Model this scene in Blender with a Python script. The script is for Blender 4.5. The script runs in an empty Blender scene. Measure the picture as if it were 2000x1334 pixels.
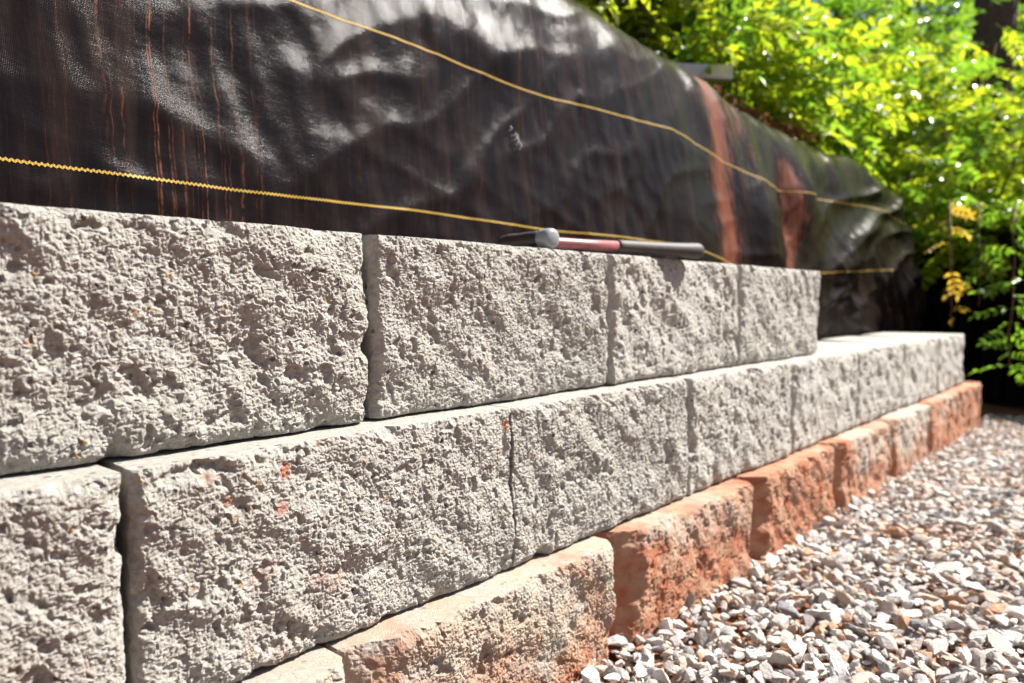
import bpy, bmesh, math, random
import numpy as np
from mathutils import Vector, Matrix

R = math.radians
SC = bpy.context.scene
COL = SC.collection
rng = random.Random(7)
nrng = np.random.default_rng(11)

# ------------------------------------------------------------------ camera, sky, sun, exposure
F_PX = 1430.0                      # focal length in pixels of the 2000 px wide photograph
THETA = math.atan(1274.0 / F_PX)   # angle between the view and the run of the wall
CAM = Vector((0.0, -0.63, 0.524))
cam_d = bpy.data.cameras.new('camera')
cam = bpy.data.objects.new('camera', cam_d)
COL.objects.link(cam)
cam_d.sensor_width = 36.0
cam_d.lens = F_PX / 2000.0 * 36.0
cam_d.clip_start = 0.01
cam_d.clip_end = 600.0
PITCH = math.atan(80.0 / F_PX)
cam.location = CAM
fwd = Vector((math.cos(THETA) * math.cos(PITCH), math.sin(THETA) * math.cos(PITCH), -math.sin(PITCH)))
cam.rotation_euler = fwd.to_track_quat('-Z', 'Y').to_euler()
cam_d.dof.use_dof = True
cam_d.dof.focus_distance = 0.74
cam_d.dof.aperture_fstop = 4.6
cam_d.dof.aperture_blades = 0
SC.camera = cam

SUN = Vector((0.56, -0.33, 0.76)).normalized()     # towards the sun
sun_el = math.asin(SUN.z)
sun_az = math.atan2(SUN.x, SUN.y)                  # clockwise from +Y
w = bpy.data.worlds.new('World')
SC.world = w
w.use_nodes = True
wn = w.node_tree
wn.nodes.clear()
sky = wn.nodes.new('ShaderNodeTexSky')
sky.sky_type = 'NISHITA'
sky.sun_disc = False
sky.sun_elevation = sun_el
sky.sun_rotation = sun_az
bg = wn.nodes.new('ShaderNodeBackground')
bg.inputs['Strength'].default_value = 0.05
wo = wn.nodes.new('ShaderNodeOutputWorld')
wn.links.new(sky.outputs[0], bg.inputs[0])
wn.links.new(bg.outputs[0], wo.inputs[0])
sun_d = bpy.data.lights.new('sun', 'SUN')
sun_d.energy = 5.0
sun_d.angle = R(0.53)
sun_d.color = (1.0, 0.95, 0.88)
sun = bpy.data.objects.new('sun', sun_d)
COL.objects.link(sun)
sun.location = (3, -2, 5)
sun.rotation_euler = (-SUN).to_track_quat('-Z', 'Y').to_euler()
SC.view_settings.view_transform = 'Standard'
SC.view_settings.look = 'None'
SC.view_settings.exposure = 1.5
SC.view_settings.gamma = 1.0
SC.view_settings.use_curve_mapping = False
SC.render.engine = 'CYCLES'
SC.cycles.max_bounces = 6

# ------------------------------------------------------------------ numpy noise
def _hash(ix, iy, seed):
    h = (ix.astype(np.int64) * 374761393 + iy.astype(np.int64) * 668265263 + seed * 1442695041) & 0xFFFFFFFF
    h = ((h ^ (h >> 13)) * 1274126177) & 0xFFFFFFFF
    h = ((h ^ (h >> 16)) * 2246822519) & 0xFFFFFFFF
    return ((h ^ (h >> 15)) & 0xFFFFFF) / float(0x1000000)

def pn(x, y, seed=0):
    """gradient noise, about -1..1"""
    x = np.asarray(x, float); y = np.asarray(y, float)
    x, y = np.broadcast_arrays(x, y)
    ix = np.floor(x); iy = np.floor(y)
    fx = x - ix; fy = y - iy
    u = fx ** 3 * (fx * (fx * 6 - 15) + 10); v = fy ** 3 * (fy * (fy * 6 - 15) + 10)
    def g(dx, dy):
        a = _hash(ix + dx, iy + dy, seed) * 6.28318530718
        return np.cos(a) * (fx - dx) + np.sin(a) * (fy - dy)
    a = g(0, 0); b = g(1, 0); c = g(0, 1); d = g(1, 1)
    return 1.5 * ((a * (1 - u) + b * u) * (1 - v) + (c * (1 - u) + d * u) * v)

def fbm(x, y, seed=0, octs=4, gain=0.5, lac=2.03):
    t = 0.0; a = 1.0
    for k in range(octs):
        t = t + a * pn(x, y, seed + 17 * k)
        x = x * lac + 3.1; y = y * lac + 1.7; a *= gain
    return t

def worley(x, y, seed=0):
    ix = np.floor(x); iy = np.floor(y)
    best = np.full(x.shape, 9.0)
    for dx in (-1, 0, 1):
        for dy in (-1, 0, 1):
            px = ix + dx + _hash(ix + dx, iy + dy, seed)
            py = iy + dy + _hash(ix + dx, iy + dy, seed + 71)
            best = np.minimum(best, (px - x) ** 2 + (py - y) ** 2)
    return np.sqrt(best)

def sstep(a, b, x):
    t = np.clip((x - a) / (b - a), 0, 1)
    return t * t * (3 - 2 * t)

# ------------------------------------------------------------------ mesh helpers
def mesh_from(name, verts, faces, mat=None, smooth=False):
    """verts (n,3); faces: list of (m,k) int arrays or lists"""
    me = bpy.data.meshes.new(name)
    verts = np.asarray(verts, np.float32)
    arrs = [np.asarray(f, np.int32) for f in faces]
    loops = np.concatenate([a.ravel() for a in arrs])
    tot = np.concatenate([np.full(len(a), a.shape[1], np.int32) for a in arrs])
    start = np.concatenate([[0], np.cumsum(tot)[:-1]]).astype(np.int32)
    me.vertices.add(len(verts)); me.vertices.foreach_set('co', verts.ravel())
    me.loops.add(len(loops)); me.loops.foreach_set('vertex_index', loops)
    me.polygons.add(len(tot)); me.polygons.foreach_set('loop_start', start)
    me.polygons.foreach_set('use_smooth', np.full(len(tot), smooth, bool))
    me.update(calc_edges=True)
    me.validate()
    if mat: me.materials.append(mat)
    return me

def link(name, me, parent=None):
    o = bpy.data.objects.new(name, me)
    COL.objects.link(o)
    if parent: o.parent = parent
    return o

def tag(o, label=None, cat=None, group=None, kind=None):
    if label: o['label'] = label
    if cat: o['category'] = cat
    if group: o['group'] = group
    if kind: o['kind'] = kind
    return o

def empty(name, loc=(0, 0, 0), rz=0.0):
    o = bpy.data.objects.new(name, None)
    COL.objects.link(o)
    o.location = loc; o.rotation_euler = (0, 0, rz)
    o.empty_display_size = 0.05
    return o

def fattr(me, name, vals):
    a = me.attributes.new(name, 'FLOAT', 'POINT')
    a.data.foreach_set('value', np.asarray(vals, np.float32))

def grid_faces(nu, nv, off=0):
    i = np.arange(nu - 1)[:, None]; j = np.arange(nv - 1)[None, :]
    a = (i * nv + j).ravel() + off
    return np.stack([a, a + nv, a + nv + 1, a + 1], 1)

def tube(pts, radii, n=8, cap=True):
    """swept tube: returns verts, [quads, caps]"""
    pts = [Vector(p) for p in pts]
    vs = []; m = len(pts)
    t0 = (pts[1] - pts[0]).normalized()
    ref = Vector((0, 0, 1)) if abs(t0.z) < 0.9 else Vector((1, 0, 0))
    nx = t0.cross(ref).normalized()
    for k in range(m):
        t = (pts[min(k + 1, m - 1)] - pts[max(k - 1, 0)]).normalized()
        nx = (nx - t * nx.dot(t)).normalized(); ny = t.cross(nx)
        for a in range(n):
            an = 2 * math.pi * a / n
            vs.append(pts[k] + (nx * math.cos(an) + ny * math.sin(an)) * radii[k])
    q = [[k * n + a, k * n + (a + 1) % n, (k + 1) * n + (a + 1) % n, (k + 1) * n + a] for k in range(m - 1) for a in range(n)]
    f = [q]
    if cap:
        f.append([list(range(n))[::-1], [(m - 1) * n + a for a in range(n)]])
    return np.array([tuple(v) for v in vs]), f

class Join:
    def __init__(self): self.v = []; self.f = {}; self.n = 0
    def add(self, v, fs):
        for f in fs:
            f = np.asarray(f, np.int64)
            self.f.setdefault(f.shape[1], []).append(f + self.n)
        self.v.append(np.asarray(v, float)); self.n += len(v)
    def mesh(self, name, mat=None, smooth=False):
        return mesh_from(name, np.concatenate(self.v), [np.concatenate(a) for a in self.f.values()], mat, smooth)

# ------------------------------------------------------------------ materials
class NT:
    def __init__(self, name):
        self.m = bpy.data.materials.new(name); self.m.use_nodes = True
        self.t = self.m.node_tree; self.t.nodes.clear()
        self.out = self.t.nodes.new('ShaderNodeOutputMaterial')
    def n(self, typ, **kw):
        nd = self.t.nodes.new(typ)
        for k, v in kw.items(): setattr(nd, k, v)
        return nd
    def l(self, a, b): self.t.links.new(a, b)
    def val(self, sock, v):
        if hasattr(v, 'is_linked') or hasattr(v, 'node'): self.l(v, sock)
        else: sock.default_value = v
    def math(self, op, a, b=0.0, clamp=False):
        nd = self.n('ShaderNodeMath', operation=op, use_clamp=clamp)
        self.val(nd.inputs[0], a); self.val(nd.inputs[1], b)
        return nd.outputs[0]
    def noise(self, vec, scale, detail=3.0, rough=0.55):
        nd = self.n('ShaderNodeTexNoise')
        if vec is not None: self.l(vec, nd.inputs['Vector'])
        nd.inputs['Scale'].default_value = scale; nd.inputs['Detail'].default_value = detail
        nd.inputs['Roughness'].default_value = rough
        return nd.outputs['Fac']
    def mix(self, fac, a, b):
        nd = self.n('ShaderNodeMix', data_type='RGBA')
        self.val(nd.inputs['Factor'], fac)
        for s, v in ((nd.inputs[6], a), (nd.inputs[7], b)):
            if hasattr(v, 'node'): self.l(v, s)
            else: s.default_value = (*v, 1) if len(v) == 3 else v
        return nd.outputs[2]
    def ramp(self, fac, lo, hi):
        nd = self.n('ShaderNodeMapRange', interpolation_type='SMOOTHSTEP')
        self.l(fac, nd.inputs[0]); nd.inputs[1].default_value = lo; nd.inputs[2].default_value = hi
        return nd.outputs[0]
    def attr(self, name):
        return self.n('ShaderNodeAttribute', attribute_name=name).outputs['Fac']
    def scale(self, vec, s):
        nd = self.n('ShaderNodeMapping'); self.l(vec, nd.inputs['Vector'])
        nd.inputs['Scale'].default_value = s
        return nd.outputs[0]
    def bump(self, h, dist, strength=1.0, normal=None):
        nd = self.n('ShaderNodeBump'); self.l(h, nd.inputs['Height'])
        nd.inputs['Distance'].default_value = dist; nd.inputs['Strength'].default_value = strength
        if normal is not None: self.l(normal, nd.inputs['Normal'])
        return nd.outputs[0]
    def principled(self, color, rough=0.8, spec=0.5, normal=None, metal=0.0):
        nd = self.n('ShaderNodeBsdfPrincipled')
        self.val(nd.inputs['Base Color'], color if hasattr(color, 'node') else (*color, 1))
        self.val(nd.inputs['Roughness'], rough); nd.inputs['Specular IOR Level'].default_value = spec
        nd.inputs['Metallic'].default_value = metal
        if normal is not None: self.l(normal, nd.inputs['Normal'])
        self.l(nd.outputs[0], self.out.inputs['Surface'])
        return nd

def mat_concrete():
    t = NT('split_face_concrete')
    pos = t.n('ShaderNodeNewGeometry').outputs['Position']
    big = t.noise(pos, 14, 4); fine = t.noise(pos, 160, 4, 0.65)
    c = t.mix(big, (0.36, 0.338, 0.292), (0.465, 0.447, 0.402))
    c = t.mix(t.ramp(fine, 0.35, 0.7), c, (0.545, 0.525, 0.485))
    vo = t.n('ShaderNodeTexVoronoi'); t.l(pos, vo.inputs['Vector']); vo.inputs['Scale'].default_value = 150
    sep = t.n('ShaderNodeSeparateColor'); t.l(vo.outputs['Color'], sep.inputs[0])
    core = t.math('LESS_THAN', vo.outputs['Distance'], 0.42)
    dark = t.math('MULTIPLY', core, t.math('GREATER_THAN', sep.outputs[0], 0.955))
    tan = t.math('MULTIPLY', core, t.math('GREATER_THAN', sep.outputs[1], 0.988))
    whi = t.math('MULTIPLY', core, t.math('GREATER_THAN', sep.outputs[2], 0.95))
    c = t.mix(t.math('MULTIPLY', dark, 0.8), c, (0.10, 0.095, 0.11))
    c = t.mix(t.math('MULTIPLY', tan, 0.7), c, (0.42, 0.25, 0.10))
    c = t.mix(t.math('MULTIPLY', whi, 0.7), c, (0.68, 0.66, 0.66))
    st = t.attr('stain')
    brk = t.noise(pos, 62, 6, 0.72)
    f = t.math('ADD', st, t.math('MULTIPLY', t.math('SUBTRACT', brk, 0.5), 1.1))
    f = t.ramp(t.math('MULTIPLY', f, t.ramp(st, 0.0, 0.12)), 0.25, 0.95)
    clay = t.mix(t.noise(pos, 13, 5, 0.7), (0.28, 0.048, 0.013), (0.50, 0.140, 0.048))
    c = t.mix(t.math('MULTIPLY', f, 0.93), c, clay)
    tn = t.attr('dust')
    c = t.mix(t.math('MULTIPLY', tn, t.ramp(t.noise(pos, 30, 4), 0.2, 0.75)), c, (0.55, 0.40, 0.27))
    h = t.math('ADD', t.noise(pos, 380, 6, 0.8), t.math('MULTIPLY', t.noise(pos, 1100, 2), 0.6))
    t.principled(c, 0.92, 0.25, t.bump(h, 0.0034, 1.0))
    return t.m

def mat_fabric():
    t = NT('woven_black_fabric')
    uvn = t.n('ShaderNodeUVMap'); uvn.uv_map = 'uv'; uv = uvn.outputs[0]
    def wave(axis):
        wv = t.n('ShaderNodeTexWave', wave_type='BANDS', bands_direction=axis, wave_profile='SIN')
        t.l(uv, wv.inputs['Vector']); wv.inputs['Scale'].default_value = 190.0
        wv.inputs['Distortion'].default_value = 0.6; wv.inputs['Detail Scale'].default_value = 0.3
        return wv.outputs['Fac']
    weave = t.math('MULTIPLY', wave('X'), wave('Y'))
    crin = t.noise(t.scale(uv, (1, 1.6, 1)), 34, 5, 0.6)
    crin2 = t.noise(t.scale(uv, (160, 12, 1)), 1.0, 3)
    nrm = t.bump(crin, 0.0022, 0.35)
    nrm = t.bump(weave, 0.0005, 0.3, nrm)
    nrm = t.bump(crin2, 0.0005, 0.25, nrm)
    # thin clay drips that follow the fall of the cloth
    wob = t.math('MULTIPLY', t.noise(t.scale(uv, (3, 14, 1)), 1.0, 3), 0.016)
    sx = t.n('ShaderNodeSeparateXYZ'); t.l(uv, sx.inputs[0])
    cx = t.n('ShaderNodeCombineXYZ'); t.l(t.math('ADD', sx.outputs[0], wob), cx.inputs[0]); t.l(sx.outputs[1], cx.inputs[1])
    d1 = t.noise(t.scale(cx.outputs[0], (120, 1.3, 1)), 1.0, 2, 0.5)
    d2 = t.noise(t.scale(cx.outputs[0], (230, 2.2, 1)), 1.0, 2, 0.5)
    ln = t.math('MULTIPLY', t.ramp(d1, 0.58, 0.72), 0.8)
    ln2 = t.math('MULTIPLY', t.ramp(d2, 0.58, 0.74), 0.55)
    drip = t.math('MULTIPLY', t.math('MAXIMUM', ln, ln2), t.attr('drip'))
    drip = t.math('MULTIPLY', drip, t.ramp(t.noise(t.scale(uv, (90, 45, 1)), 1.0, 5, 0.75), 0.36, 0.66))
    cl = t.attr('clay')
    brk = t.noise(t.scale(uv, (55, 11, 1)), 1.0, 6, 0.72)
    clay = t.math('MULTIPLY', t.ramp(t.math('ADD', cl, t.math('MULTIPLY', t.math('SUBTRACT', brk, 0.5), 2.3)), 0.2, 1.0), t.ramp(cl, 0.02, 0.2))
    dust = t.math('MULTIPLY', t.ramp(t.noise(t.scale(uv, (20, 3, 1)), 1.0, 5, 0.65), 0.42, 0.8), 0.10)
    c = t.mix(dust, (0.0066, 0.0049, 0.0054), (0.20, 0.12, 0.09))
    c = t.mix(t.math('MULTIPLY', drip, 0.8), c, (0.33, 0.105, 0.04))
    c = t.mix(t.math('MULTIPLY', clay, t.math('ADD', 0.30, t.math('MULTIPLY', t.ramp(t.noise(t.scale(cx.outputs[0], (150, 5, 1)), 1.0, 5, 0.7), 0.3, 0.7), 0.6))), c, (0.19, 0.052, 0.021))
    rg = t.math('ADD', 0.15, t.math('MULTIPLY', t.math('MAXIMUM', clay, drip), 0.45))
    rg = t.math('ADD', rg, t.math('MULTIPLY', t.noise(uv, 12, 3), 0.14))
    t.principled(c, rg, 0.08, nrm)
    return t.m

def mat_simple(name, color, rough=0.6, spec=0.5, metal=0.0, nscale=60, var=0.25, bump=0.0, bscale=200):
    t = NT(name)
    co = t.n('ShaderNodeTexCoord').outputs['Object']
    nz = t.noise(co, nscale, 4)
    lo = tuple(c * (1 - var) for c in color); hi = tuple(min(1, c * (1 + var)) for c in color)
    c = t.mix(nz, lo, hi)
    nrm = t.bump(t.noise(co, bscale, 4), bump, 0.8) if bump else None
    t.principled(c, rough, spec, nrm, metal)
    return t.m

def mat_leaf(name, a, b, trans=0.5, rough=0.34):
    t = NT(name)
    oi = t.n('ShaderNodeObjectInfo').outputs['Random']
    isl = t.n('ShaderNodeNewGeometry').outputs['Random Per Island']
    pos = t.n('ShaderNodeNewGeometry').outputs['Position']
    r = t.math('FRACT', t.math('ADD', oi, t.math('MULTIPLY', isl, 1.7)))
    r = t.math('ADD', t.math('MULTIPLY', r, 0.65), t.math('MULTIPLY', t.noise(pos, 3.0, 2), 0.35))
    c = t.mix(r, a, b)
    nd = t.n('ShaderNodeBsdfPrincipled')
    t.l(c, nd.inputs['Base Color']); nd.inputs['Roughness'].default_value = rough
    nd.inputs['Specular IOR Level'].default_value = 0.75
    tr = t.n('ShaderNodeBsdfTranslucent')
    t.l(t.mix(0.75, c, t.mix(r, tuple(min(1, x * 1.9) for x in a), tuple(min(1, x * 1.9) for x in b))), tr.inputs[0])
    mx = t.n('ShaderNodeMixShader'); mx.inputs[0].default_value = trans
    t.l(nd.outputs[0], mx.inputs[1]); t.l(tr.outputs[0], mx.inputs[2]); t.l(mx.outputs[0], t.out.inputs['Surface'])
    return t.m

def mat_stone():
    t = NT('crushed_stone')
    oi = t.n('ShaderNodeObjectInfo').outputs['Random']
    g = t.n('ShaderNodeNewGeometry')
    r = t.math('FRACT', t.math('ADD', t.math('MULTIPLY', oi, 7.31), g.outputs['Random Per Island']))
    cr = t.n('ShaderNodeValToRGB'); t.l(r, cr.inputs[0])
    e = cr.color_ramp; e.interpolation = 'CONSTANT'
    cols = [(0.0, (0.50, 0.475, 0.45)), (0.16, (0.34, 0.325, 0.32)), (0.30, (0.64, 0.61, 0.57)), (0.45, (0.50, 0.42, 0.36)),
            (0.58, (0.50, 0.37, 0.29)), (0.68, (0.42, 0.39, 0.365)), (0.80, (0.66, 0.62, 0.57)), (0.90, (0.40, 0.215, 0.12)), (0.95, (0.17, 0.165, 0.175))]
    e.elements[0].color = (*cols[0][1], 1)
    e.elements[1].position = cols[1][0]; e.elements[1].color = (*cols[1][1], 1)
    for p, c in cols[2:]:
        el = e.elements.new(p); el.color = (*c, 1)
    pos = g.outputs['Position']
    c = t.mix(t.math('MULTIPLY', t.ramp(t.noise(pos, 120, 5, 0.65), 0.4, 0.75), 0.45), cr.outputs[0], (0.50, 0.45, 0.40))
    c = t.mix(t.math('MULTIPLY', t.ramp(t.noise(pos, 5, 3), 0.48, 0.75), 0.5), c, (0.45, 0.24, 0.13))
    t.principled(c, 0.75, 0.35, t.bump(t.noise(pos, 330, 4, 0.65), 0.003, 0.9))
    return t.m

def mat_soil(name, a, b, s=9):
    t = NT(name)
    pos = t.n('ShaderNodeNewGeometry').outputs['Position']
    c = t.mix(t.ramp(t.noise(pos, s, 6, 0.65), 0.3, 0.7), a, b)
    t.principled(c, 0.95, 0.15, t.bump(t.noise(pos, 45, 6, 0.7), 0.03, 0.9))
    return t.m

M_CONC = mat_concrete()
M_FAB = mat_fabric()
M_STONE = mat_stone()
M_CLAY = mat_soil('red_clay', (0.25, 0.095, 0.045), (0.40, 0.19, 0.10))
M_DIRT = mat_soil('woodland_soil', (0.055, 0.032, 0.020), (0.13, 0.065, 0.035), 6)
def mat_yarn():
    t = NT('yellow_yarn')
    pos = t.n('ShaderNodeNewGeometry').outputs['Position']
    wv = t.n('ShaderNodeTexWave', wave_type='BANDS', bands_direction='X', wave_profile='SIN')
    t.l(pos, wv.inputs['Vector']); wv.inputs['Scale'].default_value = 105.0
    wv.inputs['Distortion'].default_value = 1.5; wv.inputs['Detail Scale'].default_value = 20
    c = t.mix(t.ramp(wv.outputs['Fac'], 0.0, 0.5), (0.22, 0.14, 0.02), (0.42, 0.26, 0.030))
    c = t.mix(t.math('MULTIPLY', t.ramp(t.noise(pos, 25, 4), 0.5, 0.8), 0.4), c, (0.30, 0.15, 0.05))
    t.principled(c, 0.6, 0.3, t.bump(wv.outputs['Fac'], 0.0003, 0.5))
    return t.m
M_YEL = mat_yarn()
M_BARK = mat_simple('dark_bark', (0.075, 0.055, 0.042), 0.9, 0.2, nscale=30, var=0.5, bump=0.02, bscale=40)
M_STEM = mat_simple('brown_twig', (0.16, 0.085, 0.045), 0.8, 0.3, nscale=50, var=0.4)
M_LEAF = [mat_leaf('yellow_green_leaf', (0.14, 0.26, 0.010), (0.42, 0.43, 0.018), 0.58, 0.32),
          mat_leaf('green_leaf', (0.06, 0.16, 0.010), (0.20, 0.32, 0.02), 0.55, 0.28),
          mat_leaf('dark_glossy_leaf', (0.018, 0.055, 0.014), (0.05, 0.11, 0.02), 0.3, 0.3),
          mat_leaf('golden_leaf', (0.40, 0.25, 0.02), (0.50, 0.36, 0.05), 0.5, 0.4)]
M_DEAD = mat_leaf('dead_leaf', (0.16, 0.065, 0.028), (0.30, 0.15, 0.07), 0.2, 0.6)

# ------------------------------------------------------------------ ground and banks
def ground_z(x, y):
    return 0.031 - 0.009 * (np.clip(x, 0, 4) - 0.8) + 0.004 * pn(x * 1.3, y * 1.3, 5)

def xs_grid(a, b, coarse):      # dense near the site, sparse to the horizon
    near = np.linspace(-1.5, 6, 76)
    far1 = -1.5 - np.geomspace(0.5, 240, 14)[::-1]; far2 = 6 + np.geomspace(0.5, 240, 14)
    return np.concatenate([far1, near, far2])

gx = xs_grid(0, 0, 0)
gy = np.concatenate([-3 - np.geomspace(0.5, 240, 14)[::-1], np.linspace(-3, 3, 61), 3 + np.geomspace(0.5, 240, 14)])
GX, GY = np.meshgrid(gx, gy, indexing='ij')
GZ = ground_z(GX, GY) - 0.022
ground = link('ground', mesh_from('ground', np.stack([GX, GY, GZ], -1).reshape(-1, 3), [grid_faces(len(gx), len(gy))], M_CLAY, True))
tag(ground, 'red clay ground under the gravel', kind='structure')

def crest(x):
    return np.interp(x, [-2, 0.8, 1.51, 2.05, 2.29, 2.72, 3.53, 4.0, 4.35], [1.34, 1.31, 1.272, 1.235, 1.185, 1.175, 1.195, 1.15, 1.06])

# end bank: line from A to B, its face looks back at the camera
EA = np.array([5.35, 1.15]); EB = np.array([3.85, -0.85])
ED = (EB - EA) / np.linalg.norm(EB - EA)
EN = np.array([-ED[1], ED[0]])           # into the bank
if EN[0] < 0: EN = -EN

def bank_z(x, y):
    d1 = y - 0.46
    z1 = (crest(np.clip(x, -2, 4.35)) - 0.10) * sstep(-0.06, 0.10, d1) + 0.40 * np.maximum(d1 - 0.30, 0) ** 1.0
    z1 = z1 * np.maximum(np.clip(1 - (x - 4.1) / 0.2, 0, 1), sstep(0.85, 1.15, y))
    d2 = (x - EA[0]) * EN[0] + (y - EA[1]) * EN[1] - 0.16
    z2 = (0.80 + 0.07 * np.clip(y, -1, 3)) * sstep(0.0, 0.24, d2) + 0.42 * np.maximum(d2 - 0.4, 0)
    z = np.maximum(z1, z2)
    z = np.minimum(z, 3.4 + 0.08 * np.maximum(z - 3.4, 0))
    z = z + 0.05 * fbm(x * 1.7, y * 1.7, 9, 3) * sstep(0.5, 1.5, z)
    return z - 0.05

bx = np.concatenate([np.arange(-6, -1, 0.25), np.arange(-1, 7, 0.07), np.arange(7, 60, 1.5)])
by = np.concatenate([np.arange(-30, -2, 1.5), np.arange(-2, 4, 0.07), np.arange(4, 50, 1.5)])
BX, BY = np.meshgrid(bx, by, indexing='ij')
BZ = bank_z(BX, BY)
bank = link('hillside', mesh_from('hillside', np.stack([BX, BY, BZ], -1).reshape(-1, 3), [grid_faces(len(bx), len(by))], M_DIRT, True))
tag(bank, 'earth bank rising behind the wall', kind='structure')

# ------------------------------------------------------------------ retaining wall blocks
BW = 0.452
BH = 0.2032
Z_TOP = [0.596 - 2 * BH, 0.596 - BH, 0.596]       # top of course one, two, three
FACE_Y = [0.080, 0.040, 0.0]                      # how far each course stands in front of the top one

wall = empty('retaining_wall', (0, 0, 0))
tag(wall, 'stepped dry-stacked retaining wall of rough grey split-face concrete blocks, bottom course orange with clay', 'wall')

def make_block(x0, course, step, left, right, seed, stain, tilt=0.0, label=None, rough=1.0, width=BW, gap=0.005, le=0, re=0):
    x0 = x0 + gap; wd = width - gap; ht = BH - 0.0022
    zt = Z_TOP[course]; yf = -FACE_Y[course]
    nu = max(12, int(wd / step)); nv = max(8, int(ht / step))
    u = np.linspace(0, wd, nu); v = np.linspace(0, ht, nv)
    U, V = np.meshgrid(u, v, indexing='ij')
    X = x0 + U; Z = zt - ht + V
    s = seed * 13
    wx = X + 0.004 * pn(X * 22, Z * 22, s) + 0.0012 * pn(X * 90, Z * 90, s + 1)
    wz = Z + 0.004 * pn(X * 22, Z * 22, s + 2) + 0.0012 * pn(X * 90, Z * 90, s + 3)
    reg = 0.5 + 0.9 * pn(X * 8, Z * 8, s + 10)
    h = 0.0060 * pn(X * 6.5, Z * 7.5, s + 4) + 0.0056 * pn((wx + wz) * 13, (wx - wz) * 8.5, s + 5)
    h += 0.0044 * pn((wx + wz) * 25, (wx - wz) * 15, s + 6) + 0.0016 * pn(wx * 60, wz * 52, s + 7)
    p1 = pn(wx * 36, wz * 30, s + 9) + 0.5 * pn(wx * 85, wz * 85, s + 8) + 0.35 * (reg - 0.5)
    h -= 0.0052 * sstep(0.36, 0.80, p1)
    if step < 0.005:
        p2 = pn(X * 78, Z * 66, s + 24) + 0.45 * pn(X * 170, Z * 170, s + 27)
        h -= 0.0036 * sstep(0.40, 0.72, p2)
        h += 0.0011 * pn(X * 125, Z * 125, s + 11)
        h += 0.0009 * (0.5 - worley(X * 190, Z * 190, s + 12)) * np.clip(reg + 0.4, 0.3, 1.4)
    if step < 0.003:
        h += 0.0012 * pn(X * 230, Z * 230, s + 13)
    if step < 0.002:
        h += 0.0012 * (0.5 - worley(X * 330, Z * 330, s + 14)) + 0.0012 * pn(X * 430, Z * 430, s + 26)
    h *= rough * 0.80
    # worn arrises
    ed = np.minimum(np.minimum(U + le, wd - U + re), np.minimum(V * 1.2, (ht - V)))
    en = 0.5 + 0.5 * fbm(X * 30, Z * 30, s + 15, 3)
    h -= (0.003 + 0.006 * en) * np.exp(-ed / (0.0032 + 0.0045 * en))
    chip = sstep(0.35, 0.75, pn(X * 20, Z * 20, s + 16)) * sstep(0.022, 0.0, ed)
    h -= 0.012 * chip
    # broken side facets
    lw, ld = left; rw, rd = right
    vv = V / ht
    lwv = lw * (0.75 + 0.45 * pn(vv * 2.2 + 5, 0 * vv, s + 17) + 0.35 * vv) + 0.006 * pn(vv * 9, 0 * vv, s + 18)
    lwv = np.maximum(lwv, 0.004)
    tl = np.clip(1 - U / lwv, 0, 1)
    rwv = np.maximum(rw * (0.8 + 0.5 * pn(vv * 2.5, 0 * vv + 3, s + 19)), 0.004)
    tr = np.clip(1 - (wd - U) / rwv, 0, 1)
    damp = 1 - 0.62 * np.clip(tl * 3, 0, 1) * (lw > 0.03)
    h = h * damp - ld * tl - rd * tr ** 1.4
    h += tilt * (U / wd - 0.5)
    jit = 0.0016 * np.clip(rough, 0.4, 1)
    jx = jit * pn(X * 130, Z * 130, s + 20); jz = jit * pn(X * 130, Z * 130, s + 21)
    ex = 0.0022 * pn(Z * 45, 0 * Z, s + 22) * (np.exp(-U / 0.01) - np.exp(-(wd - U) / 0.01))
    inner = sstep(0.0, 0.003, ed)
    X2 = X + jx * inner + np.where(np.minimum(U, wd - U) < 0.02, ex, 0)
    Z2 = Z + jz * inner + 0.0012 * pn(X * 40, 0 * X, s + 23) * np.exp(-(ht - V) / 0.004)
    Z2 = np.minimum(Z2, zt - 0.0008)
    Y2 = yf - h
    verts = [np.stack([X2, Y2, Z2], -1).reshape(-1, 3)]
    faces = [grid_faces(nu, nv)]
    idx = np.arange(nu * nv).reshape(nu, nv)
    loop = np.concatenate([idx[:, 0], idx[-1, 1:], idx[-2::-1, -1], idx[0, -2:0:-1]])
    P = verts[0][loop]
    uu = U.ravel()[loop]; vl = V.ravel()[loop]
    cx = x0 + wd / 2
    n0 = nu * nv
    rings = [loop]
    nb = len(loop)
    for (yb, taper, bev) in ((0.055, 0.985, 0), (0.24, 0.70, 0)):
        rx = cx + (x0 + uu - cx) * taper
        rz = zt - ht + vl
        rz = np.minimum(rz, zt - 0.0008)
        verts.append(np.stack([rx, np.full(nb, yb), rz], -1))
        rings.append(np.arange(nb) + n0); n0 += nb
    for a, b in zip(rings[:-1], rings[1:]):
        faces.append(np.stack([a, np.roll(a, -1), np.roll(b, -1), b], 1)[:, ::-1])
    faces.append(rings[-1][None, ::-1])
    vs = np.concatenate(verts)
    me = mesh_from('block', vs, faces, M_CONC, False)
    vz = vs[:, 2] - (zt - ht)
    fattr(me, 'stain', np.clip(stain(vs[:, 0], vs[:, 1], vz / ht, (vs[:, 0] - x0) / wd), 0, 1))
    top = (vs[:, 2] > zt - 0.004) & (np.arange(len(vs)) >= nu * nv)
    dd = np.full(len(vs), 0.75 if course == 0 else (0.28 if course == 1 and x0 < 1.2 else 0.0))
    dd[: nu * nv] *= (0.9 if course == 0 else 0.12)
    fattr(me, 'dust', dd)
    o = link('block', me, wall)
    if label: o['label'] = label
    return o

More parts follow.
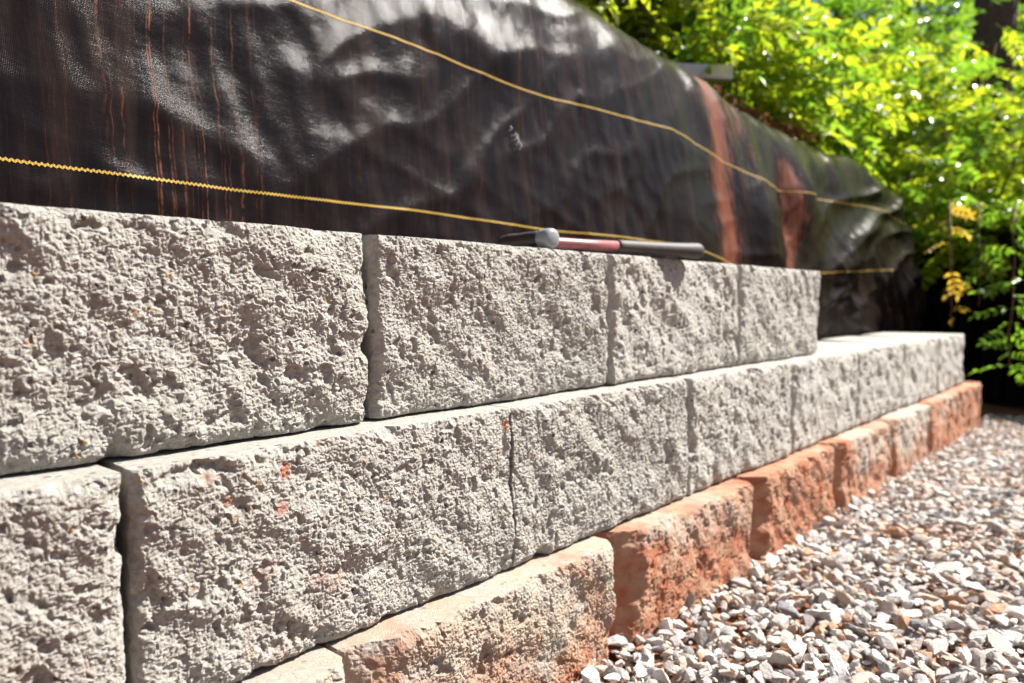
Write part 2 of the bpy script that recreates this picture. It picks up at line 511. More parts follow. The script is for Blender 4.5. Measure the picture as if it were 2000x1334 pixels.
def none(x, y, v, u): return 0 * x
def spots(*pts):
    def f(x, y, v, u):
        s = 0 * x
        for (px, pv, r, a) in pts:
            s = np.maximum(s, a * np.exp(-((x - px) ** 2 + ((v - pv) * BH) ** 2) / r ** 2))
        return s
    return f
def clay(base, low, lbev=0.0):
    def f(x, y, v, u):
        return base + low * sstep(0.85, 0.25, v) + lbev * sstep(0.35, 0.1, u) + 0.34 * pn(x * 11, v * 2.6, 77) + 0.18 * pn(x * 31, v * 7, 78)
    return f

def res(x): return 0.00095 if x < 0.75 else (0.0020 if x < 1.4 else (0.004 if x < 2.4 else 0.006))

SMALL = (0.006, 0.008)
k = 0
for i in range(-2, 3):          # top course
    x0 = 0.481 + BW * i
    make_block(x0, 2, 0.006 if i == -2 else res(x0), (0.006, 0.008), (0.010, 0.007), 3 + k, none, 0.002 * (i % 2), rough=1.0, gap=0.011 if i == 0 else 0.006)
    k += 1
for i in range(-2, 7):          # middle course
    x0 = 0.214 + BW * i
    if i == -1: st = lambda x, y, v, u: 0.20 + 0.35 * sstep(0.7, 0.0, v) * (0.6 + 0.8 * pn(x * 9, v * 3, 3)) * 0.8
    elif i == 0:
        sp = spots((0.355, 0.88, 0.010, 0.9), (0.30, 0.80, 0.008, 0.6), (0.35, 0.72, 0.010, 0.85), (0.285, 0.90, 0.012, 0.5), (0.40, 0.30, 0.05, 0.42), (0.33, 0.45, 0.03, 0.45), (0.35, 0.1, 0.06, 0.42), (0.655, 0.9, 0.010, 0.8), (0.645, 0.75, 0.009, 0.6))
        st = lambda x, y, v, u, sp=sp: np.maximum(sp(x, y, v, u), 0.10)
    else: st = none
    if i == -1: lf, rt, tl = (0.02, 0.012), (0.006, 0.004), 0.012
    elif i == 0: lf, rt, tl = (0.006, 0.008), (0.006, 0.002), 0.0
    elif i == 1: lf, rt, tl = (0.004, 0.0012), (0.010, 0.008), 0.0
    else: lf, rt, tl = SMALL, (0.010, 0.008), 0.002 * ((i * 7) % 3 - 1)
    make_block(x0, 1, 0.006 if i == -2 else res(x0), lf, rt, 23 + k, st, tl, gap=0.009 if i == 0 else (0.0018 if i == 1 else 0.004), le=1 if i == 1 else 0, re=1 if i == 0 else 0)
    k += 1
CB = [  # bottom course: left facet, right facet, clay
    ((0.03, 0.02), (0.02, 0.012), clay(0.22, 0.4)),
    ((0.03, 0.02), (0.02, 0.010), clay(0.20, 0.35)),
    ((0.060, 0.032), (0.030, 0.018), clay(0.30, 0.50, 0.25)),
    ((0.062, 0.058), (0.028, 0.018), clay(0.60, 0.85, 0.4)),
    ((0.060, 0.060), (0.022, 0.014), clay(0.88, 0.65, 0.5)),
    ((0.066, 0.055), (0.025, 0.014), clay(0.44, 0.55, 0.8)),
    ((0.060, 0.055), (0.025, 0.014), clay(0.30, 0.40, 0.2)),
    ((0.055, 0.050), (0.025, 0.014), clay(0.68, 0.55, 0.3)),
    ((0.040, 0.020), (0.025, 0.014), clay(0.90, 0.35)),
]
for i, (lf, rt, st) in enumerate(CB):
    x0 = 0.396 + 0.448 * (i - 2)
    make_block(x0, 0, 0.006 if i == 0 else res(x0), lf, rt, 63 + k, st, 0.004 if i > 2 else 0.0,
               'block stained orange with clay' if i > 2 else None, 1.0 if i < 4 else 1.15, 0.448)
    k += 1

# ------------------------------------------------------------------ fabric on the bank
PROF = np.array([(0.285, 0.0), (0.283, 0.35), (0.300, 0.67), (0.335, 0.95), (0.362, 1.09), (0.395, 1.185), (0.45, 1.24), (0.56, 1.262), (0.75, 1.27), (0.95, 1.275)])
_seg = np.concatenate([[0], np.cumsum(np.hypot(*np.diff(PROF, axis=0).T))])
_sf = np.linspace(0, _seg[-1], 500)
_py = np.interp(_sf, _seg, PROF[:, 0]); _pz = np.interp(_sf, _seg, PROF[:, 1])
for _ in range(3):
    kk = np.ones(23) / 23
    _py = np.convolve(np.pad(_py, 11, mode='edge'), kk, 'valid'); _pz2 = np.convolve(np.pad(_pz, 11, mode='reflect', reflect_type='odd'), kk, 'valid'); _pz = _pz2
S_MAX = _seg[-1]

def ridge(n, p=1.6): return (1 - np.clip(np.abs(n) * 1.9, 0, 1)) ** p

def fab(x, s):
    """point on the draped cloth: x along the wall, s up the cloth"""
    x, s = np.broadcast_arrays(np.asarray(x, float), np.asarray(s, float))
    y = np.interp(s, _sf, _py); z = np.interp(s, _sf, _pz)
    zc = crest(x)
    z = z * (1 + (zc / 1.27 - 1) * sstep(0.5, 1.2, z))
    # the cloth sags where the bank is hollow
    sag = np.interp(x, [1.7, 2.05, 2.5, 3.6], [0, -0.050, -0.045, 0.0])
    z = z + sag * sstep(0.3, 0.6, s) * sstep(1.2, 0.95, s)
    far = sstep(2.55, 2.95, x)
    # outward displacement (towards -y)
    d = 0.015 * pn(x * 1.4, s * 1.6, 301) + 0.004 * pn(x * 2.6 + s * 1.2, s * 3.6, 302)
    d += 0.013 * np.exp(-((x - 1.02) / 0.13) ** 2 - ((s - 1.00) / 0.055) ** 2)
    d += 0.0020 * np.exp(-((x - 0.42) / 0.10) ** 2 - ((s - 0.86 - 0.2 * (x - 0.42)) / 0.022) ** 2) + 0.0025 * np.exp(-((x - 0.44) / 0.09) ** 2 - ((s - 0.74 + 0.35 * (x - 0.42)) / 0.020) ** 2)
    a = x * 0.90 + s * 0.45; b = -x * 0.45 + s * 0.90
    d += 0.0042 * ridge(pn(a * 2.0, b * 8.0 + 0.4 * pn(a * 4, b * 4, 9), 303))
    a2 = x * 0.95 - s * 0.32; b2 = x * 0.32 + s * 0.95
    d += 0.0034 * ridge(pn(a2 * 2.6, b2 * 10.0, 304)) * sstep(1.1, 0.4, s)
    d += 0.0030 * pn(x * 20 + s * 6, s * 6, 305) * sstep(0.1, 0.5, pn(x * 3, s * 3, 306) + 0.3)
    d += 0.0007 * pn(x * 36, s * 30, 307)
    # vertical drapes over the brow
    d += 0.014 * pn(x * 9 + 0.6 * s, s * 1.2, 308) * sstep(0.85, 1.15, s) * (0.4 + 0.6 * sstep(1.5, 2.2, x))
    # deep slack folds of the last metre, falling towards the corner
    b3 = s - 0.34 * (x - 2.7) + 0.045 * pn(x * 2.2, s * 3, 310)
    fold = (1 - np.abs(np.sin(math.pi * b3 / 0.17 + 1.7 * pn(x * 1.3, s * 2.4, 311)))) ** 1.25
    d += far * (0.036 * fold * np.clip(0.5 + 0.9 * pn(x * 1.7, s * 3.2, 313), 0.08, 1.3) - 0.018 + 0.016 * pn(x * 2.2, s * 4.5, 314)) * sstep(0.45, 0.62, s)
    d += far * 0.030 * ridge(pn(x * 5.5 + s * 3, s * 1.2, 312), 1.1) * sstep(0.85, 0.55, s)
    # bellies in the cloth; the first is shaped to catch a sun glint
    d += 0.034 * np.exp(-((x - 3.0) / 0.17) ** 2 - ((s - 0.69 - 0.22 * (x - 3.0)) / 0.055) ** 2)
    d += 0.034 * np.exp(-((x - 3.35) / 0.22) ** 2 - ((s - 0.86 - 0.25 * (x - 3.35)) / 0.05) ** 2)
    d += 0.050 * np.exp(-((x - 2.25) / 0.16) ** 2 - ((s - 0.80) / 0.22) ** 2)
    d += 0.045 * np.exp(-((x - 2.62) / 0.16) ** 2 - ((s - 0.98) / 0.2) ** 2)
    d -= 0.035 * np.exp(-((x - 2.45) / 0.07) ** 2 - ((s - 0.95) / 0.25) ** 2)
    up = sstep(0.95, 1.25, s)
    y = y - d * (1 - 0.75 * up); z = z + d * 0.75 * up * 0.8
    # far end wraps round the corner of the bank
    e = np.clip((x - 4.12) / 0.40, 0, 1.1)
    y = y + 0.55 * e ** 2.2
    x = x - 0.16 * e ** 2 * (e > 0)
    return x, y, z

fu = np.concatenate([np.arange(-0.9, 0.1, 0.02), np.arange(0.1, 1.8, 0.005), np.arange(1.8, 4.57, 0.010)])
fs = np.linspace(0.0, S_MAX - 0.01, 250)
FU, FS = np.meshgrid(fu, fs, indexing='ij')
fx, fy, fz = fab(FU, FS)
fme = mesh_from('landscape_fabric', np.stack([fx, fy, fz], -1).reshape(-1, 3), [grid_faces(len(fu), len(fs))], M_FAB, True)
def put_uv(me, uu, vv):
    li = np.empty(len(me.loops), np.int32); me.loops.foreach_get('vertex_index', li)
    lay = me.uv_layers.new(name='uv')
    lay.data.foreach_set('uv', np.stack([uu.ravel()[li], vv.ravel()[li]], -1).astype(np.float32).ravel())
put_uv(fme, FU, FS)
c1 = np.exp(-((FU - (1.97 + 0.10 * (FS - 0.7) + 0.03 * pn(FS * 5, 0 * FS, 41))) / (0.066 + 0.025 * pn(FS * 6, 0 * FS, 44))) ** 2)
c2 = np.exp(-((FU - (2.47 + 0.12 * (FS - 0.7) + 0.03 * pn(FS * 5, 0 * FS, 42))) / 0.070) ** 2) * sstep(1.18, 1.02, FS)
c3 = 0.45 * np.exp(-((FU - 2.15) / 0.16) ** 2) * sstep(0.7, 1.2, FS)
fattr(fme, 'clay', np.clip(np.maximum(np.maximum(c1, c2 * 0.9), c3) * 0.95, 0, 1).ravel())
dr = np.exp(-((FU - 0.42) / 0.10) ** 2) * sstep(0.50, 0.62, FS + 0.05 * pn(FU * 30, 0 * FU, 43))
dr = np.maximum(dr, 0.35 * np.exp(-((FU - 1.30) / 0.25) ** 2))
dr = np.maximum(dr, 0.40 * sstep(0.9, 1.2, FS) * sstep(1.0, 1.4, FU))
dr = np.maximum(dr, 0.13)
fattr(fme, 'drip', np.clip(dr, 0, 1).ravel())
fabric = link('landscape_fabric', fme)
tag(fabric, 'shiny black woven fabric sheet with yellow lines draped over the bank behind the wall', 'fabric')

def stripe(s0, xa, xb, parent, fun=fab, lift=0.0005, low=0.0):
    xs = np.concatenate([np.arange(xa, min(xb, 1.9), 0.0028), np.arange(min(xb, 1.9), xb, 0.006)]) if xb > 1.9 else np.arange(xa, xb, 0.0028)
    zig = 0.0010 * np.where(np.arange(len(xs)) % 2, 1, -1)
    rows = []
    for off in (-0.0015, 0.0, 0.0015):
        px, py, pz = fun(xs, s0 + low * sstep(2.1, 1.0, xs) + off + zig * (1 if off else 0.4) + 0.004 * pn(xs * 3, 0 * xs, 88))
        lf = lift
        rows.append(np.stack([px, py - lf, pz + lf * 0.4], -1))
    v = np.stack(rows, 1).reshape(-1, 3)
    return link('yellow_line', mesh_from('yellow_line', v, [grid_faces(len(xs), 3)], M_YEL, False), parent)
stripe(0.668, -0.9, 3.62, fabric)
stripe(0.992, -0.9, 4.26, fabric, low=-0.056)

# a frayed white thread pulled out of the cloth
jj = Join()
for q in range(5):
    px, py, pz = fab(np.array([1.068 + 0.006 * q]), np.array([0.845 - 0.008 * q]))
    p = Vector((px[0], py[0] - 0.001, pz[0]))
    e = p + Vector((rng.uniform(-.012, .012), -0.008, rng.uniform(0.004, .028)))
    v, f = tube([p, (p + e) / 2 + Vector((0.004, -0.004, 0)), e], [0.0012, 0.001, 0.0006], 5)
    jj.add(v, f)
M_THREAD = mat_simple('white_thread', (0.62, 0.62, 0.66), 0.5, 0.5)
th = link('loose_thread', jj.mesh('loose_thread', M_THREAD, True), fabric)
th['label'] = 'frayed pale thread pulled out of the black cloth'

# second sheet over the end bank (its face is turned away from the sun)
EL = float(np.linalg.norm(EB - EA))
def fab2(u, s):
    u, s = np.broadcast_arrays(np.asarray(u, float), np.asarray(s, float))
    top = 1.04 - 0.25 * (u / EL)
    zz = np.interp(s, [0, 0.5, 0.9, 1.05, 1.35, 1.7], [0, 0.5, 0.93, 1.01, 1.03, 1.05]) * top
    off = np.interp(s, [0, 0.5, 0.9, 1.05, 1.35, 1.7], [0, 0.03, 0.09, 0.17, 0.44, 0.78])
    d = 0.04 * pn(u * 2.4, s * 2, 401) + 0.022 * ridge(pn(u * 6 + s, s * 1.6, 402)) + 0.008 * pn(u * 14, s * 9, 403)
    off = off - d * sstep(1.2, 0.9, s); zz = zz + d * 0.7 * sstep(0.9, 1.1, s)
    px = EA[0] + ED[0] * u + EN[0] * off; py = EA[1] + ED[1] * u + EN[1] * off
    return px, py, zz
eu = np.linspace(0, EL, 220); es = np.linspace(0, 1.7, 110)
EU, ES = np.meshgrid(eu, es, indexing='ij')
ex, ey, ez = fab2(EU, ES)
eme = mesh_from('landscape_fabric', np.stack([ex, ey, ez], -1).reshape(-1, 3), [grid_faces(len(eu), len(es))], M_FAB, True)
put_uv(eme, EU, ES)
fattr(eme, 'clay', np.zeros(EU.size)); fattr(eme, 'drip', np.full(EU.size, 0.1))
fabric2 = link('landscape_fabric', eme)
tag(fabric2, 'dark shaded black fabric past the end of the wall with vines hanging over it', 'fabric')

# ------------------------------------------------------------------ hammer
M_GREYCAP = mat_simple('grey_steel_face', (0.23, 0.25, 0.26), 0.42, 0.5, 0.0, 120, 0.15)
M_HEAD = mat_simple('dark_hammer_steel', (0.045, 0.032, 0.028), 0.5, 0.5, 0.3, 90, 0.4)
M_SHAFT = mat_simple('faded_red_shaft', (0.23, 0.070, 0.075), 0.45, 0.5, 0.0, 80, 0.3)
M_GRIP = mat_simple('black_rubber_grip', (0.045, 0.040, 0.038), 0.62, 0.4, 0.0, 90, 0.5)
HT = Z_TOP[2]
hp0 = Vector((0.838, 0.066, HT + 0.0150))       # head end of the handle
hp1 = Vector((1.182, -0.018, HT + 0.0145))       # butt, overhanging the edge
ham = empty('hammer', (hp0.x, hp0.y, HT))
tag(ham, 'hammer with grey face, faded red shaft and black grip lying on the wall', 'hammer')
hd = (hp1 - hp0).normalized(); hl = (hp1 - hp0).length
org = Vector((hp0.x, hp0.y, HT))
def along(a, z=0): return hp0 + hd * a + Vector((0, 0, z)) - org
def obj_tube(name, pts, rad, mat, n=20, parent=ham):
    v, f = tube(pts, rad, n)
    me = mesh_from(name, v, f, mat, True)
    return link(name, me, parent)
obj_tube('shaft', [along(-0.006), along(0.02), along(0.09), along(0.165)], [0.0085, 0.0085, 0.0080, 0.0085], M_SHAFT)
gr = [(0.158, .0096), (0.161, .0106), (0.168, .0108), (0.22, .0110), (0.28, .0116), (0.315, .0126), (0.338, .0138), (0.348, .0135), (0.353, .0112), (0.3555, 0.006)]
obj_tube('grip', [along(a) for a, r in gr], [r for a, r in gr], M_GRIP)
pd = Vector((hd.y, -hd.x, 0)).normalized()       # across the handle, towards the camera
if pd.y > 0: pd = -pd
hc = along(-0.012, 0.001)
prof_body = [(-0.072, 0.006), (-0.070, 0.0125), (-0.050, 0.0135), (-0.028, 0.0125), (-0.014, 0.0132), (0.014, 0.0132), (0.018, 0.0112), (0.024, 0.0112), (0.027, 0.0125)]
obj_tube('head', [hc + pd * a for a, r in prof_body], [r for a, r in prof_body], M_HEAD, 24)
prof_cap = [(0.026, 0.0120), (0.029, 0.0138), (0.034, 0.0145), (0.046, 0.0145), (0.0500, 0.0138), (0.0525, 0.0118), (0.0538, 0.008), (0.0542, 0.001)]
obj_tube('striking_face', [hc + pd * a for a, r in prof_cap], [r for a, r in prof_cap], M_GREYCAP, 28)

# ------------------------------------------------------------------ grey bar lying on the bank
bm = bmesh.new()
bmesh.ops.create_cube(bm, size=1.0, matrix=Matrix.Diagonal((0.50, 0.035, 0.052, 1)))
bmesh.ops.bevel(bm, geom=bm.edges[:], offset=0.003, segments=2, affect='EDGES')
bme = bpy.data.meshes.new('metal_bar'); bm.to_mesh(bme); bm.free()
bme.materials.append(mat_simple('weathered_grey_metal', (0.42, 0.47, 0.56), 0.4, 0.5, 0.0, 40, 0.25))
bar = link('metal_bar', bme)
bar.location = (2.41, 0.77, 1.362); bar.rotation_euler = (0, R(1), R(-46))
tag(bar, 'weathered grey metal bar sticking out behind the fabric crest, in front of the bushes', 'metal bar')

# ------------------------------------------------------------------ gravel
def stone_mesh(seed, sub):
    r = random.Random(seed)
    bm = bmesh.new()
    bmesh.ops.create_icosphere(bm, subdivisions=sub, radius=1.0)
    planes = []
    for _ in range(r.randint(7, 10)):
        n = Vector((r.gauss(0, 1), r.gauss(0, 1), r.gauss(0, 1))).normalized()
        planes.append((n, r.uniform(0.30, 0.70)))
    sc = Vector((1.0, r.uniform(0.55, 0.85), r.uniform(0.32, 0.58)))
    for v in bm.verts:
        for n, d in planes:
            e = v.co.dot(n) - d
            if e > 0: v.co -= n * e * 0.97
        v.co = Vector((v.co.x * sc.x, v.co.y * sc.y, v.co.z * sc.z)) * 1.55 + Vector((r.gauss(0, .022), r.gauss(0, .022), r.gauss(0, .022)))
    me = bpy.data.meshes.new('stone'); bm.to_mesh(me); bm.free()
    me.materials.append(M_STONE)
    return me
tiny_st = [stone_mesh(100 + q, 1) for q in range(14)]
fine_st = [stone_mesh(100 + q, 3) for q in range(14)]
low_st = [stone_mesh(100 + q, 2) for q in range(14)]
low_data = []
for me in low_st + tiny_st:
    v = np.empty(len(me.vertices) * 3, np.float32); me.vertices.foreach_get('co', v)
    f = np.empty(len(me.loops), np.int32); me.loops.foreach_get('vertex_index', f)
    low_data.append((v.reshape(-1, 3), f.reshape(-1, 3)))
pts = []
cell = {}
def try_pt(x, y, r, layer):
    key = (int(x // 0.03), int(y // 0.03), layer)
    for dx in (-1, 0, 1):
        for dy in (-1, 0, 1):
            for (qx, qy, qr) in cell.get((key[0] + dx, key[1] + dy, layer), ()):
                if (qx - x) ** 2 + (qy - y) ** 2 < (0.72 * (r + qr)) ** 2: return False
    cell.setdefault(key, []).append((x, y, r))
    return True
for layer, n in ((0, 17000), (1, 25000), (2, 15000)):
    for _ in range(n):
        x = rng.uniform(0.35, 3.9); y = rng.uniform(-1.15, -0.06)
        if x > 3.95 + 0.55 * (y + 0.6): continue
        r = min(0.021, max(0.0055, rng.lognormvariate(math.log(0.0091), 0.40)))
        if try_pt(x, y, r, layer): pts.append((x, y, r, layer))
def stone_pose(x, y, r, layer):
    z = float(ground_z(x, y)) + (-0.016, -0.004, 0.006)[layer] + rng.uniform(-0.003, 0.003)
    rot = Matrix.Rotation(rng.uniform(0, 6.28), 3, 'Z') @ Matrix.Rotation(rng.gauss(0, 0.42), 3, 'X') @ Matrix.Rotation(rng.gauss(0, 0.42), 3, 'Y')
    return z, rot
def cam_px(x, y, z):
    d = Vector((x, y, z)) - CAM
    r_ = Vector((math.sin(THETA), -math.cos(THETA), 0)); u_ = r_.cross(fwd)
    zz = d.dot(fwd)
    return (1000 + F_PX * d.dot(r_) / zz, 667 - F_PX * d.dot(u_) / zz, zz) if zz > 0.05 else (-1, -1, 99)
vis = []
for k_, p in enumerate(pts):
    px, py, zz = cam_px(p[0], p[1], 0.06)
    if p[3] >= 1 and 0 < px < 2020 and 0 < py < 1350: vis.append((-p[2] / zz, k_))
big = set(k_ for _, k_ in sorted(vis)[:300])
gv = []; gf = []; off = 0
for k_, p in enumerate(pts):
    z, rot = stone_pose(*p)
    if k_ in big:
        o = link('stone', fine_st[k_ % 14], ground)
        o.location = (p[0], p[1], z); o.rotation_euler = rot.to_euler(); o.scale = (p[2],) * 3
    else:
        cheap = p[3] == 0 or p[1] < -0.62 or p[0] > 2.3
        v, f = low_data[k_ % 14 + (14 if cheap else 0)]
        v = v @ np.array(rot).T * p[2] + np.array((p[0], p[1], z))
        gv.append(v); gf.append(f + off); off += len(v)
gme = mesh_from('gravel', np.concatenate(gv), [np.concatenate(gf)], M_STONE, False)
gravel = link('gravel', gme, ground)
tag(gravel, kind='stuff')
print('stones', len(pts))

# ------------------------------------------------------------------ leaves, shrubs, vines, trees
def leaflet(L, W, fold=0.25, droop=0.15):
    """a leaflet along +Y in the XY plane with a folded midrib: 7 verts"""
    v = np.array([(0, 0, 0), (-W * .42, L * .3, W * fold), (0, L * .35, -droop * L * .1), (W * .42, L * .3, W * fold),
                  (-W * .40, L * .65, W * fold * .8 - droop * L * .3), (0, L * .68, -droop * L * .4), (W * .40, L * .65, W * fold * .8 - droop * L * .3), (0, L, -droop * L)])
    f3 = [[0, 2, 1], [0, 3, 2], [4, 5, 7], [5, 6, 7]]
    f4 = [[1, 2, 5, 4], [2, 3, 6, 5]]
    return v, [f3, f4]

def rotm(rx, ry, rz): return np.array((Matrix.Rotation(rz, 3, 'Z') @ Matrix.Rotation(ry, 3, 'Y') @ Matrix.Rotation(rx, 3, 'X')))

def compound_leaf(seed, pairs, length, L, W, mat):
    """pinnate leaf along +Y"""
    r = random.Random(seed); J = Join()
    pts_ = [Vector((0, length * t, -0.18 * length * t * t)) for t in (0, .33, .66, 1)]
    v, f = tube(pts_, [0.0012, 0.001, 0.0008, 0.0006], 3, False); J.add(v, f)
    for q in range(pairs):
        t = 0.22 + 0.74 * q / max(1, pairs - 1)
        for sd in (-1, 1):
            v, f = leaflet(L * r.uniform(.8, 1.1) * (1 - .25 * abs(t - .5)), W * r.uniform(.85, 1.1))
            m = rotm(r.uniform(-.35, .15), r.uniform(-.5, .5) , -sd * r.uniform(.95, 1.3))
            J.add(v @ m.T + np.array((0, length * t, -0.18 * length * t * t)), f)
    v, f = leaflet(L, W); J.add(v @ rotm(-.3, 0, 0).T + np.array((0, length, -0.18 * length)), f)
    return J.mesh('leaf', mat, False)

def leaf_sprig(seed, n, length, L, W, mat):
    """twig with alternate simple leaves"""
    r = random.Random(seed); J = Join()
    v, f = tube([(0, 0, 0), (0, length * .5, 0.01), (0, length, -.02)], [0.0016, 0.0012, 0.0007], 3, False); J.add(v, f)
    for q in range(n):
        t = 0.15 + 0.85 * q / (n - 1); a = q * 2.4
        v, f = leaflet(L * r.uniform(.7, 1.15), W * r.uniform(.8, 1.15), 0.2, 0.25)
        m = rotm(r.uniform(-.6, .5), r.uniform(-.6, .6), math.sin(a) * 1.25 + r.uniform(-.3, .3))
        J.add(v @ m.T + np.array((0, length * t, 0)), f)
    return J.mesh('leaf', mat, False)

LEAVES = {
    'locust': [compound_leaf(q, 6 + q % 2, 0.20, 0.052, 0.024, M_LEAF[0]) for q in range(5)],
    'green': [compound_leaf(20 + q, 6, 0.19, 0.050, 0.023, M_LEAF[1]) for q in range(4)],
    'laurel': [leaf_sprig(40 + q, 8, 0.16, 0.075, 0.034, M_LEAF[2]) for q in range(4)],
    'broad': [leaf_sprig(60 + q, 8, 0.16, 0.060, 0.036, M_LEAF[0]) for q in range(4)],
    'golden': [compound_leaf(80 + q, 4, 0.11, 0.042, 0.018, M_LEAF[3]) for q in range(3)],
    'vine': [compound_leaf(90 + q, 4, 0.12, 0.046, 0.022, M_LEAF[1]) for q in range(3)],
}
MESHDATA = {}
def mdata(me):
    if me.name not in MESHDATA:
        v = np.empty(len(me.vertices) * 3, np.float32); me.vertices.foreach_get('co', v)
        MESHDATA[me.name] = (v.reshape(-1, 3), [list(p.vertices) for p in me.polygons])
    return MESHDATA[me.name]

def shrub(name, label, cat, group, base, rad, height, kinds, nleaf, nfill, seed, lean=(0, 0), low=0.35, scale=1.0):
    r = random.Random(seed)
    root = empty(name, base)
    tag(root, label, cat, group)
    J = Join(); tips = []
    for q in range(9):
        an = r.uniform(0, 6.28); rr = rad * r.uniform(.25, .95)
        top = Vector((math.cos(an) * rr + lean[0], math.sin(an) * rr + lean[1], height * r.uniform(.55, 1.0)))
        mid = top * 0.5 + Vector((r.uniform(-.08, .08), r.uniform(-.08, .08), height * .1))
        v, f = tube([(0, 0, -0.05), mid * .5, mid, (mid + top) * .5 + Vector((0, 0, .03)), top], [0.012, 0.010, 0.007, 0.005, 0.002], 5); J.add(v, f)
        tips.append((mid, top))
    link('stem', J.mesh('stem', M_STEM, True), root)
    def place():
        mid, top = r.choice(tips); t = r.random() ** 0.8
        p = mid.lerp(top, t)
        while True:
            o = Vector((r.uniform(-1, 1), r.uniform(-1, 1), r.uniform(-1, 1)))
            if o.length < 1: break
        p = p + Vector((o.x * rad * .55, o.y * rad * .55, o.z * height * .34))
        p.z = max(p.z, low * height * r.random())
        az = math.atan2(p.y, p.x) - math.pi / 2 + r.gauss(0, .7)
        return p, (r.gauss(-.05, .45), r.gauss(0, .45), az), r.uniform(.95, 1.5) * scale
    pool = [m for kk_, wgt in kinds for m in LEAVES[kk_] * wgt]
    for q in range(nleaf):
        p, e, s = place()
        o = link('leaf', r.choice(pool), root)
        o.location = p; o.rotation_euler = e; o.scale = (s, s, s)
    if nfill:
        byk = Join(); mat = None
        m0 = LEAVES[kinds[-1][0]]
        for q in range(nfill):
            p, e, s = place()
            me = r.choice(m0); v, fl = mdata(me)
            m = rotm(*e)
            f3 = [f for f in fl if len(f) == 3]; f4 = [f for f in fl if len(f) == 4]
            byk.add(v @ m.T * s + np.array(p), [x for x in (f3, f4) if x])
        o = link('foliage', byk.mesh('foliage', m0[0].materials[0], False), root)
        tag(o, kind='stuff')
    return root

def bz(x, y): return float(bank_z(np.array([x]), np.array([y]))[0])
G1 = 'bushes growing on the bank behind the fabric'
SHRUBS = [
    # x, y, radius, height, kinds, leaves, fill, lean, label
    (1.75, 0.95, .36, .80, (('broad', 2), ('locust', 1)), 120, 60, (0, 0), 'yellow-green bush at the top edge above the highest stretch of fabric crest'),
    (2.35, 1.10, .40, .90, (('broad', 1), ('locust', 1), ('laurel', 2)), 140, 80, (0, 0), 'dark and bright leaved bush behind the grey metal bar'),
    (2.95, 0.86, .40, .80, (('locust', 2), ('broad', 1), ('green', 1)), 150, 80, (0.05, -.05), 'light green bush over the brown leaf litter beside the two clay streaks'),
    (3.60, 0.80, .42, .70, (('locust', 3), ('green', 1)), 200, 60, (0.10, -.08), 'sunlit yellow-green bush spilling over the folded end of the fabric'),
    (4.55, 1.05, .52, .75, (('locust', 4), ('green', 1)), 220, 60, (0, -.05), 'yellow-green bush on the corner of the bank above the hanging golden vine'),
    (4.95, 0.10, .45, .85, (('locust', 4), ('green', 1)), 220, 90, (-.12, 0), 'yellow-green feathery bush at the right edge over the dark shaded fabric'),
    (5.20, 0.25, .55, 1.35, (('locust', 4), ('green', 1)), 200, 100, (0, 0), 'taller yellow-green bush behind the one at the right edge, below the dark trunk'),
    (3.55, 1.60, .60, 1.35, (('broad', 1), ('laurel', 1), ('green', 2)), 200, 140, (0, 0), 'tall mixed green bush behind the sunlit yellow-green one'),
    (4.55, 1.35, .62, 1.45, (('locust', 2), ('green', 2)), 200, 140, (0, 0), 'tall feathery bush left of the dark tree trunk'),
    (5.75, 0.85, .60, 1.30, (('locust', 3), ('green', 1)), 170, 140, (0, 0), 'tall yellow-green bush right of the dark tree trunk'),
    (7.4, 0.7, 1.0, 1.9, (('locust', 1), ('green', 2)), 150, 260, (0, 0), 'far green bush right behind the dark tree trunk'),
    (8.8, 1.9, 1.3, 2.4, (('green', 1),), 60, 320, (0, 0), 'farthest bush at the back of the slope'),
]
for q, (x, y, rd, ht, kinds, nl, nf, ln, lab) in enumerate(SHRUBS):
    shrub('bush', lab, 'bush', G1, (x, y, bz(x, y) - 0.02), rd, ht, kinds, nl, nf, 500 + q, ln)

# leaf litter on the bank behind the crest
J = Join(); r = random.Random(77)
for q in range(2600):
    x = r.uniform(2.35, 3.35); y = r.uniform(0.56, 1.0)
    v, f = leaflet(r.uniform(.03, .055), r.uniform(.015, .03), .3, .3)
    z = float(crest(x)) + 0.005 + 0.22 * (y - 0.56)
    J.add(v @ rotm(r.gauss(0, .4), r.gauss(0, .4), r.uniform(0, 6.28)).T + np.array((x, y, z + r.uniform(0, .07))), f)
lit = link('leaf_litter', J.mesh('leaf_litter', M_DEAD, False))
tag(lit, 'brown dead leaves lying behind the crest of the fabric', kind='stuff')

def vine(label, pts_, leaves, kind, seed, group='vines hanging over the dark fabric'):
    r = random.Random(seed)
    root = empty('hanging_vine', pts_[0]); tag(root, label, 'vine', group)
    P = [Vector(p) - Vector(pts_[0]) for p in pts_]
    fine = []
    for a, b in zip(P[:-1], P[1:]):
        for t in range(4): fine.append(a.lerp(b, t / 4) + Vector((r.gauss(0, .003), r.gauss(0, .003), 0)))
    fine.append(P[-1])
    v, f = tube(fine, np.linspace(.0032, .0014, len(fine)), 6)
    link('stem', mesh_from('stem', v, f, M_STEM, True), root)
    for q in range(leaves):
        p = fine[min(len(fine) - 1, int((q + r.uniform(0, 1)) / leaves * (len(fine) - 1)))]
        o = link('leaf', r.choice(LEAVES[kind]), root)
        o.location = p; s = r.uniform(.5, 1.15); o.scale = (s, s, s)
        o.rotation_euler = (r.uniform(-.9, .3), r.uniform(-1.2, .1), -2.42 + r.gauss(0, .75) + (2.6 if r.random() < .25 else 0))
    return root
